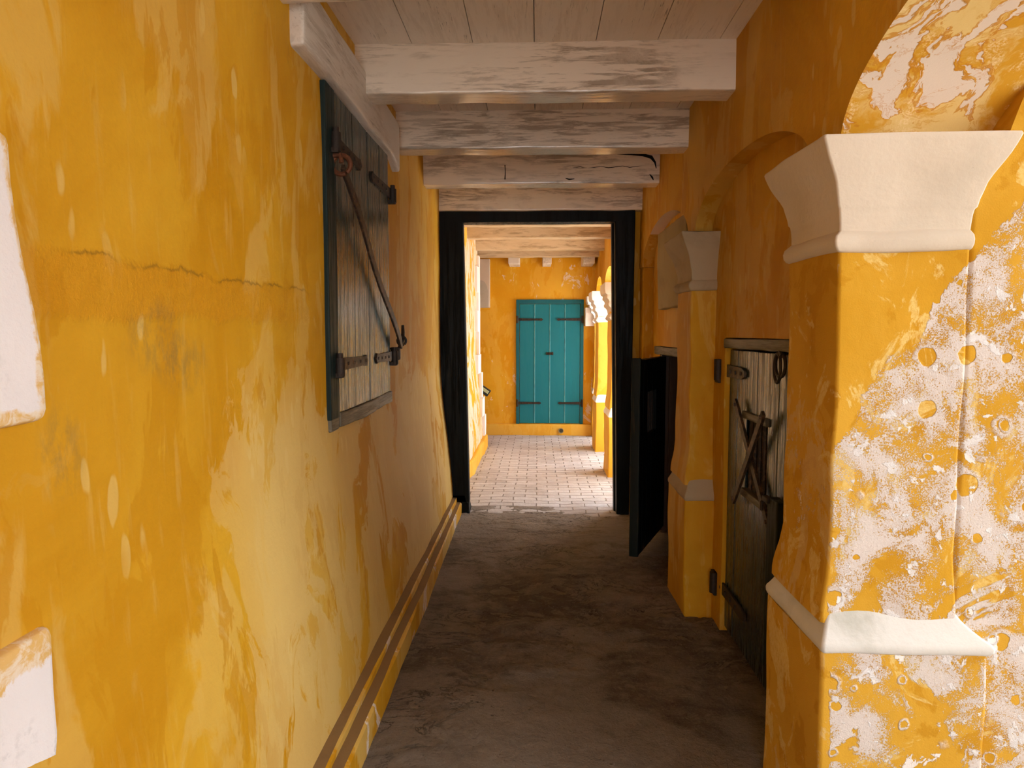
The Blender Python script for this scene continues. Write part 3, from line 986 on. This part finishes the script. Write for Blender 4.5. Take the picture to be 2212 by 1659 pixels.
def lx(p):
    n1 = mn.noise(Vector((p.y * 2.2, p.z * 2, 4)))
    x = p.x + 0.012 * n1
    z = p.z + 0.016 * mn.noise(Vector((p.y * 1.8, p.x * 3, 7))) * (0.4 + 0.6 * (p.z < 2.86))
    if p.y > 4.2 and p.z < 2.86:
        z -= 0.05 * ss(4.2, 4.37, p.y)
    return Vector((x, p.y, z))


m.box((-0.955, 2.585, 2.745), (-0.845, 4.37, 2.985), r=0.02, seg=0.05, amp=0.008, freq=4, seed=3, xf=lx)
tag(m.build('lintel', M['beam_y']), 'thick white plastered lintel above the dark green shutter', 'lintel')

# ------------------------------------------------------------------ left shutter with its locking bar
sh = thing('window_shutter', 'dark green plank shutter with iron straps on the left wall', 'shutter', (-0.89, 3.55, 1.28))
m = MB()
m.box((-0.93, 2.925, 1.32), (-0.878, 3.055, 2.742), r=0.006, seg=0.3, amp=0.003)
m.build('side_post', M['green_dull'], sh)


def planks(m, x0, x1, edges, z0, z1, seed=0.0, gap=0.004, r=0.004):
    for i, (a, b) in enumerate(zip(edges[:-1], edges[1:])):
        dx = 0.002 * mn.noise(Vector((i * 3.3 + seed, 1, 0)))
        m.box((x0 + dx, a + gap / 2, z0), (x1 + dx, b - gap / 2, z1), r=r, seg=0.25, amp=0.002, freq=3, seed=seed + i)


for nm, e in (('near', [3.068, 3.36, 3.645]), ('far', [3.652, 3.92, 4.16])):
    m = MB()
    planks(m, -0.93, -0.884, e, 1.340, 2.742, seed=len(e))
    lf = m.build('leaf', M['green'], sh)
    zt, zb = 2.525, 1.557
    for zc in (zt, zb):
        m = MB()
        if nm == 'near':
            yb, tip = 3.02, 3.50 if zc > 2 else 3.57
        else:
            yb, tip = 4.20, 3.70 if zc > 2 else 3.75
        s = 1 if tip > yb else -1
        w = 0.030
        poly = [(yb, zc - w), (yb, zc + w), (tip - s * 0.07, zc + w * 0.75), (tip - s * 0.03, zc + w * 0.95), (tip, zc), (tip - s * 0.03, zc - w * 0.95), (tip - s * 0.07, zc - w * 0.75)]
        m.prism(poly if s > 0 else poly[::-1], 'x', -0.886, -0.872)
        for k in range(4):
            yy = yb + (tip - yb) * (0.3 + 0.2 * k)
            m.box((-0.876, yy - 0.008, zc - 0.008), (-0.866, yy + 0.008, zc + 0.008), r=0.003)
        hg = m.build('strap_hinge', M['rust'] if zc < 2 else M['iron'], lf, bevel=0.002)
        m = MB()
        m.tube([(-0.865, yb, zc - 0.05), (-0.865, yb, zc + 0.03)], 0.022, 12)
        m.tube([(-0.865, yb, zc + 0.025), (-0.865, yb, zc + 0.052)], 0.014, 10)
        m.box((-0.90, yb - 0.02, zc - 0.058), (-0.85, yb + 0.02, zc - 0.035), r=0.004)
        m.build('hinge_pin', M['iron'], hg)
m = MB()
m.box((-0.925, 3.065, 1.270), (-0.876, 4.19, 1.342), r=0.012, seg=0.08, amp=0.008, freq=7, xf=lambda p: Vector((p.x, p.y, p.z + 0.006 * math.sin(p.y * 5))))
m.build('bottom_rail', M['rail'], sh)
m = MB()
m.box((-0.925, 2.93, 1.268), (-0.880, 3.055, 1.335), r=0.012, seg=0.08, amp=0.006, freq=7)
m.build('bottom_rail', M['rail'], sh)

lb = thing('locking_bar', 'long rusty iron bar slung diagonally across the shutter', 'iron bar', (-0.86, 3.05, 2.42))
m = MB()
A, B = Vector((-0.845, 3.05, 2.415)), Vector((-0.835, 4.255, 1.615))
d = (B - A).normalized()
nrm = Vector((1, 0, 0))
sd = d.cross(nrm).normalized()
loops = []
for i in range(40):
    t = i / 39
    c = A + (B - A) * t + Vector((0.006 * math.sin(t * 9), 0, 0))
    hw = 0.026 * (1 + 0.12 * mn.noise(Vector((t * 30, 0, 0)))) * (0.7 if i in (0, 39) else 1)
    hh = 0.008
    loops.append([c + sd * a * hw + nrm * b * hh for a, b in ((-1, -.6), (-.8, -1), (.8, -1), (1, -.6), (1, .6), (.8, 1), (-.8, 1), (-1, .6))])
m.loft(loops)
m.build('bar', M['rust'], lb)
m = MB()
m.ring((-0.850, 3.045, 2.425), 0.040, 0.011, 'y')
m.tube([(-0.90, 3.03, 2.46), (-0.85, 3.03, 2.463), (-0.845, 3.03, 2.43)], 0.012, 8)
m.build('ring', M['rust_red'], lb)
m = MB()
m.tube([(-0.92, 4.25, 1.60), (-0.85, 4.255, 1.60), (-0.835, 4.27, 1.64), (-0.835, 4.30, 1.66), (-0.838, 4.33, 1.70), (-0.84, 4.335, 1.745)], [.012, .013, .013, .012, .011, .009], 10)
m.box((-0.90, 4.235, 1.53), (-0.842, 4.275, 1.61), r=0.01)
m.ring((-0.835, 4.27, 1.648), 0.026, 0.008, 'y')
m.build('hook', M['iron'], lb)

# raised white plaster pieces at the left edge
m = MB()


def pan(p):
    w = ss(1.55, 2.03, p.z)
    return Vector((p.x, p.y - 0.062 * (w ** 1.6) * (p.y > 0.6), p.z))


m.box((-0.925, -0.2, 1.545), (-0.862, 1.198, 2.025), r=0.022, seg=0.06, amp=0.010, freq=4, seed=2, xf=pan)
up = m
o = thing('plaster_slab', 'raised white plaster slab at the left edge with a stained rounded side', 'plaster slab', (-0.9, 0.9, 1.54), 'white raised plaster on the left wall')
up.build('slab', M['panel'], o)
o = thing('plaster_block', 'low white plaster block at the bottom left corner', 'plaster block', (-0.87, 0.9, 0), 'white raised plaster on the left wall')
m = MB()
m.box((-0.955, -0.2, -0.02), (-0.862, 1.188, 1.178), r=0.022, seg=0.05, amp=0.010, freq=4, seed=6)
m.build('block', M['block'], o)

# ------------------------------------------------------------------ black door frame
fr = bpy.data.objects.new('door_1', None)
COL.objects.link(fr)
fr.location = (0, YD, 0)
bpy.context.view_layer.update()
struct(fr, 'black timber frame of the doorway at the end of the corridor')
m = MB()


def quad_post(m, tl, tr, bl, br, z0, z1, y0, y1, n=10):
    loops = []
    for i in range(n + 1):
        t = i / n
        a, b = bl + (tl - bl) * t, br + (tr - br) * t
        z = z0 + (z1 - z0) * t
        r = 0.008
        loops.append([Vector(p) for p in ((a, y0 + r, z), (a + r, y0, z), (b - r, y0, z), (b, y0 + r, z), (b, y1, z), (a, y1, z))])
    m.loft(loops)


quad_post(m, -0.930, -0.672, -0.742, -0.632, -0.02, 0.16, YD, YD + 0.22, 2)
m.build('jamb_foot', M['black'], fr)
m = MB()
quad_post(m, -0.945, -0.684, -0.90, -0.636, 0.10, 2.80, YD, YD + 0.10)
m.box((-0.655, YD + 0.002, 0.02), (-0.64, YD + 0.02, 0.10))
m.build('jamb', M['black'], fr)
m = MB()
quad_post(m, 0.708, 0.893, 0.752, 0.868, -0.02, 2.80, YD, YD + 0.16)
quad_post(m, 0.690, 0.715, 0.738, 0.760, -0.02, 2.72, YD + 0.11, YD + 0.20)
m.build('jamb', M['black'], fr)
m = MB()
m.box((-0.93, YD, 2.706), (0.89, YD + 0.15, 2.812), r=0.008, seg=0.3, amp=0.003)
m.build('header', M['black'], fr)

# ------------------------------------------------------------------ cell door with the barred opening
dr = thing('cell_door', 'closed dark plank cell door with crossed iron straps over a barred opening', 'door', (1.08, 3.3, 0.02))
m = MB()
W = (3.235, 3.575, 0.895, 1.275)    # opening
edges = [2.72, 2.93, 3.10, 3.235, 3.405, 3.575, 3.74, 3.895]
for i, (a, b) in enumerate(zip(edges[:-1], edges[1:])):
    for z0, z1 in ([(0.03, W[2]), (W[3], 1.605)] if (a >= W[0] - 1e-4 and b <= W[1] + 1e-4) else [(0.03, 1.605)]):
        dx = 0.003 * mn.noise(Vector((i * 2.7, 0, 5)))
        m.box((1.072 + dx, a + 0.002, z0), (1.115 + dx, b - 0.002, z1), r=0.004, seg=0.25, amp=0.002, seed=i)
lf = m.build('leaf', M['cell'], dr)
for z0, z1 in ((1.262, 1.30), (0.862, 0.90)):
    m = MB()
    m.box((1.055, W[0] - 0.02, z0), (1.10, W[1] + 0.02, z1), r=0.006, seg=0.1, amp=0.003)
    m.build('opening_trim', M['rail'], lf)
for k in range(5):
    yy = W[0] + (W[1] - W[0]) * (k + 0.5) / 5
    m = MB()
    m.tube([(1.093, yy, 0.88), (1.093, yy + 0.003, 1.08), (1.093, yy, 1.29)], 0.013, 8)
    m.build('window_bar', M['rust'], lf)


def strap(m, a, b, w=0.020, t=0.007):
    a, b = Vector(a), Vector(b)
    d = (b - a).normalized()
    s = d.cross(Vector((1, 0, 0))).normalized()
    loops = []
    for i in range(15):
        c = a + (b - a) * i / 14
        ww = w * (1 + 0.10 * mn.noise(Vector((i * 0.7, a.y, 0)))) * (0.75 if i in (0, 14) else 1)
        loops.append([c + s * p * ww + Vector((q * t, 0, 0)) for p, q in ((-1, -1), (1, -1), (1, 1), (-1, 1))])
    m.loft(loops)
    for q in (0.04, 0.96):
        c = a + (b - a) * q
        m.box((c.x - 0.016, c.y - 0.009, c.z - 0.009), (c.x + 0.002, c.y + 0.009, c.z + 0.009), r=0.004)


for a, b in (((1.040, 3.665, 1.345), (1.046, 3.110, 0.822)), ((1.026, 3.165, 1.335), (1.030, 3.625, 0.815))):
    m = MB()
    strap(m, a, b)
    m.build('cross_strap', M['rust'], dr, bevel=0.002)
for zc, y_t in ((1.487, 3.575), (0.245, 3.48)):
    m = MB()
    w = 0.036
    m.prism([(3.99, zc - w), (y_t + 0.06, zc - w * 0.85), (y_t, zc - w * 0.4), (y_t, zc + w * 0.4), (y_t + 0.06, zc + w * 0.85), (3.99, zc + w)], 'x', 1.056, 1.070)
    for k in range(4):
        yy = 3.92 - k * 0.095
        m.box((1.048, yy - 0.010, zc - 0.010), (1.060, yy + 0.010, zc + 0.010), r=0.004)
    hg = m.build('strap_hinge', M['rust'] if zc > 1 else M['iron'], dr, bevel=0.003)
    m = MB()
    m.tube([(1.035, 4.0, zc - 0.06), (1.035, 4.0, zc + 0.06)], 0.024, 12)
    m.box((1.03, 3.98, zc - 0.075), (1.07, 4.06, zc + 0.06), r=0.006)
    m.build('hinge_pin', M['iron'], hg)
m = MB()
m.ring((1.050, 3.035, 1.560), 0.062, 0.008, 'x', squash=0.85)
m.ring((1.045, 3.055, 1.545), 0.040, 0.007, 'x', squash=1.6)
m.tube([(1.08, 3.03, 1.61), (1.045, 3.03, 1.615), (1.045, 3.0, 1.60)], 0.010, 8)
m.build('ring_handle', M['iron'], dr)
m = MB()
m.box((1.025, 2.955, 0.10), (1.075, 3.085, 0.975), r=0.008, seg=0.2, amp=0.004)
m.build('batten', M['black_edge'], dr)
m = MB()
m.box((1.012, 3.05, 0.945), (1.04, 3.12, 0.972), r=0.006)
m.tube([(1.03, 3.10, 0.96), (1.015, 3.12, 0.94), (1.015, 3.12, 0.90)], 0.008, 8)
m.build('hasp', M['iron'], dr)
m = MB()
m.box((1.040, 2.69, 1.615), (1.12, 3.915, 1.668), r=0.008, seg=0.08, amp=0.006, freq=8)
tag(m.build('timber_lintel', M['rail']), 'weathered grey timber head above the barred cell door', 'lintel', 'timber heads over the cell doorways')
m = MB()
m.box((1.035, 4.96, 1.512), (1.16, 6.20, 1.580), r=0.008, seg=0.08, amp=0.006, freq=8)
tag(m.build('timber_lintel', M['rail']), 'weathered grey timber head above the open cell doorway', 'lintel', 'timber heads over the cell doorways')
m = MB()
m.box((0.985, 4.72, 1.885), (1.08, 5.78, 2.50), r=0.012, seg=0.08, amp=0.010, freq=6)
tag(m.build('plaster_impost', M['olive']), 'plaster block with its shade painted in olive hanging over the open cell doorway, behind the shaded pillar', 'impost')
m = MB()
m.box((1.055, 5.905, 0.0), (1.12, 5.985, 1.512), r=0.006, seg=0.3, amp=0.003)
m.box((1.12, 5.90, 0.0), (1.20, 5.98, 1.512), r=0.006, seg=0.3, amp=0.003)
tag(m.build('door_post', M['brown']), 'reddish brown post inside the open cell doorway', 'door post')

# open cell door: a leaf swung into the corridor
H0, F0 = Vector((1.055, 5.87, 0)), Vector((0.722, 5.055, 0))
ax = (F0 - H0)
L = ax.length
ax.normalize()
ang = math.atan2(ax.y, ax.x)
od = thing('cell_door', 'black cell door standing open into the corridor beside the black frame', 'door', (H0.x, H0.y, 0.03))


def odx(p):
    # local: x along leaf from hinge, y thickness, z up
    n = Vector((-ax.y, ax.x, 0))
    return Vector((H0.x, H0.y, 0)) + ax * p.x + n * p.y + Vector((0, 0, p.z))


m = MB()
u0, u1 = L * 0.40, L * 0.74
us = [0.0, L * 0.2, u0, (u0 + u1) / 2, u1, L * 0.88, L]
for i, (a, b) in enumerate(zip(us[:-1], us[1:])):
    for z0, z1 in ([(0.055, 0.93), (1.25, 1.500)] if (a >= u0 - 1e-4 and b <= u1 + 1e-4) else [(0.055, 1.500)]):
        m.box((a + 0.001, -0.03, z0), (b - 0.001, 0.03, z1), r=0.004, seg=0.3, amp=0.002, seed=i, xf=odx)
lf = m.build('leaf', M['black'], od)
m = MB()
m.box((L - 0.004, -0.034, 0.05), (L + 0.022, 0.034, 1.515), r=0.008, seg=0.1, amp=0.004, freq=8, xf=odx)
e = m.build('edge_strip', M['black_edge'], od)
e['label'] = 'scuffed dark green edge'
for k in range(5):
    uu = u0 + (u1 - u0) * (k + 0.5) / 5
    m = MB()
    m.tube([odx(Vector((uu, 0.0, 0.91))), odx(Vector((uu, 0.0, 1.27)))], 0.012, 8)
    m.build('window_bar', M['iron'], lf)
for zc in (0.30, 1.33):
    m = MB()
    m.box((-0.03, -0.05, zc - 0.03), (0.40, -0.03, zc + 0.03), r=0.006, xf=odx)
    m.tube([odx(Vector((-0.02, -0.035, zc - 0.05))), odx(Vector((-0.02, -0.035, zc + 0.05)))], 0.02, 10)
    m.build('strap_hinge', M['iron'], od)

# ------------------------------------------------------------------ teal double door
td = thing('double_door', 'teal double plank door with black strap hinges in the end wall', 'door', (0.21, YB, 0.18))
X0, X1, Z0, Z1 = -0.345, 0.768, 0.180, 2.240
FY = YB - 0.035
m = MB()
m.box((X0, FY, Z0), (X0 + 0.055, YB + 0.05, Z1), r=0.006, seg=0.3, amp=0.003)
m.box((X1 - 0.055, FY, Z0), (X1, YB + 0.05, Z1), r=0.006, seg=0.3, amp=0.003)
m.box((X0 + 0.05, FY, Z1 - 0.07), (X1 - 0.05, YB + 0.05, Z1), r=0.006, seg=0.3, amp=0.003)
m.build('frame', M['teal_dark'], td)
xm = (X0 + X1) / 2
for sx in (-1, 1):
    m = MB()
    a, b = (X0 + 0.06, xm - 0.004) if sx < 0 else (xm + 0.004, X1 - 0.06)
    c = (a + b) / 2
    for p, q in ((a, c - 0.004), (c + 0.004, b)):
        m.box((p, FY + 0.008, Z0 + 0.008), (q, YB + 0.04, Z1 - 0.075), r=0.006, seg=0.3, amp=0.002)
    lf = m.build('leaf', M['teal'], td)
    for zc, ln in ((1.912, 0.43), (0.528, 0.40)):
        m = MB()
        xo = X0 + 0.02 if sx < 0 else X1 - 0.02
        w = 0.022
        xt = xo - sx * ln
        poly = [(xo, zc - w), (xt + sx * 0.07, zc - w * 0.7), (xt + sx * 0.03, zc - w), (xt, zc), (xt + sx * 0.03, zc + w), (xt + sx * 0.07, zc + w * 0.7), (xo, zc + w)]
        m.prism(poly, 'y', FY - 0.012, FY + 0.010)
        for k in range(4):
            q = xo - sx * (0.08 + k * 0.095)
            m.box((q - 0.01, FY - 0.020, zc - 0.01), (q + 0.01, FY - 0.008, zc + 0.01), r=0.004)
        m.tube([(xo + sx * 0.0, FY - 0.012, zc - 0.06), (xo, FY - 0.012, zc + 0.06)], 0.018, 10)
        m.build('strap_hinge', M['iron'], lf)
    for xq in ((c,) if sx > 0 else (c, xm)):
        m = MB()
        m.tube([(xq, FY + 0.009, Z0 + 0.012), (xq, FY + 0.009, Z1 - 0.08)], 0.008, 8)
        m.build('bead', M['teal_light'], lf)
    if sx < 0:
        m = MB()
        m.box((xm - 0.06, FY - 0.010, 1.33), (xm + 0.06, FY + 0.012, 1.372), r=0.004)
        m.box((xm - 0.012, FY - 0.024, 1.335), (xm + 0.012, FY - 0.008, 1.366), r=0.004)
        m.box((xm + 0.035, FY - 0.022, 1.325), (xm + 0.06, FY - 0.008, 1.378), r=0.004)
        m.build('latch', M['iron'], lf)

# drain pipe in the ledge
dp = thing('drain_pipe', 'small round drain pipe end in the yellow ledge below the teal door', 'pipe', (0.40, YB - 0.1, 0.07))
m = MB()
c = Vector((0.40, 0, 0.075))
loops = []
for (yy, r) in ((YB - 0.04, 0.045), (YB - 0.115, 0.045), (YB - 0.118, 0.040), (YB - 0.115, 0.032), (YB - 0.05, 0.030)):
    loops.append([Vector((c.x + r * math.cos(k * math.pi / 8), yy, c.z + r * math.sin(k * math.pi / 8))) for k in range(16)])
m.loft(loops, True, False)
m.build('pipe', M['pipe'], dp)
m = MB()
m.tube([(0.40, YB - 0.112, 0.075), (0.40, YB - 0.06, 0.075)], 0.031, 16)
m.build('bore', M['hole'], dp)

# white quoins and jamb at the end of the far left wall
m = MB()
yq = 10.265
z = 0.19
i = 0
ln = [0.16, 0.30, 0.14, 0.34, 0.15, 0.30, 0.18, 0.33, 0.13]
while z < 2.75:
    h = [0.30, 0.26, 0.36, 0.27, 0.33][i % 5]
    h = min(h, 2.80 - z)
    l = ln[i % 9] * 1.4
    lean = 0.09 * ss(1.6, 0.1, z + h / 2)
    m.box((-0.93 + lean, yq - l, z), (-0.838 + lean, yq, z + h + 0.002), r=0.005, seg=0.2, amp=0.003, seed=i)
    z += h
    i += 1
tag(m.build('quoin_pilaster', M['white_cool']), 'white toothed pilaster at the end of the peeling left wall', 'pilaster')

# white impost on the end wall, left corner, with an arched patch
im = thing('impost_block', 'white plaster impost hanging on the end wall, left of the teal door', 'impost', (-1.0, YB, 2.1))
m = MB()
m.box((-1.30, YB - 0.09, 2.105), (-0.775, YB + 0.04, 2.90), r=0.01, seg=0.1, amp=0.005)
m.build('block', M['white'], im)
m = MB()
pts = [(-1.03, 2.107), (-0.80, 2.107)]
for k in range(13):
    a = math.pi * k / 12
    pts.append((-0.915 + 0.115 * math.cos(a), 2.33 + 0.22 * math.sin(a)))
m.prism(pts, 'y', YB - 0.105, YB - 0.06)
e = m.build('arched_patch', M['patch'], im)
e['label'] = 'greyish arched patch'

# information sign leaning out behind the white pilaster
sg = thing('information_sign', 'small tilted sign with green face and dark frame behind the white pilaster', 'sign', (-0.80, 10.6, 0.78))


def sgx(p):
    a = math.radians(-34)
    return Vector((-0.80 + p.x * math.cos(a) - p.z * math.sin(a), 10.60 + p.y, 0.812 + p.x * math.sin(a) + p.z * math.cos(a)))


m = MB()
m.box((-0.16, -0.02, -0.060), (0.085, 0.10, 0.045), r=0.005, xf=sgx)
m.build('frame', M['sign_frame'], sg)
m = MB()
m.box((-0.15, -0.026, -0.018), (0.068, -0.015, 0.030), r=0.003, xf=sgx)
m.build('face', M['sign_face'], sg)
m = MB()
m.tube([(-0.90, 10.65, 0.0), (-0.90, 10.65, 0.84)], 0.02, 10)
m.build('post', M['sign_frame'], sg)

# ------------------------------------------------------------------ sky portals in the openings
for a, b, h in (BAYS[0], BAYS[1], BAYS[4], BAYS[5], BAYS[6]):
    portal(XT + 0.05, (a + b) / 2, 1.32, 2.64, b - a, (0, math.radians(90), 0))
portal(0.3, BACK - 0.05, 1.3, 2.6, 2.6, (math.radians(90), 0, 0))
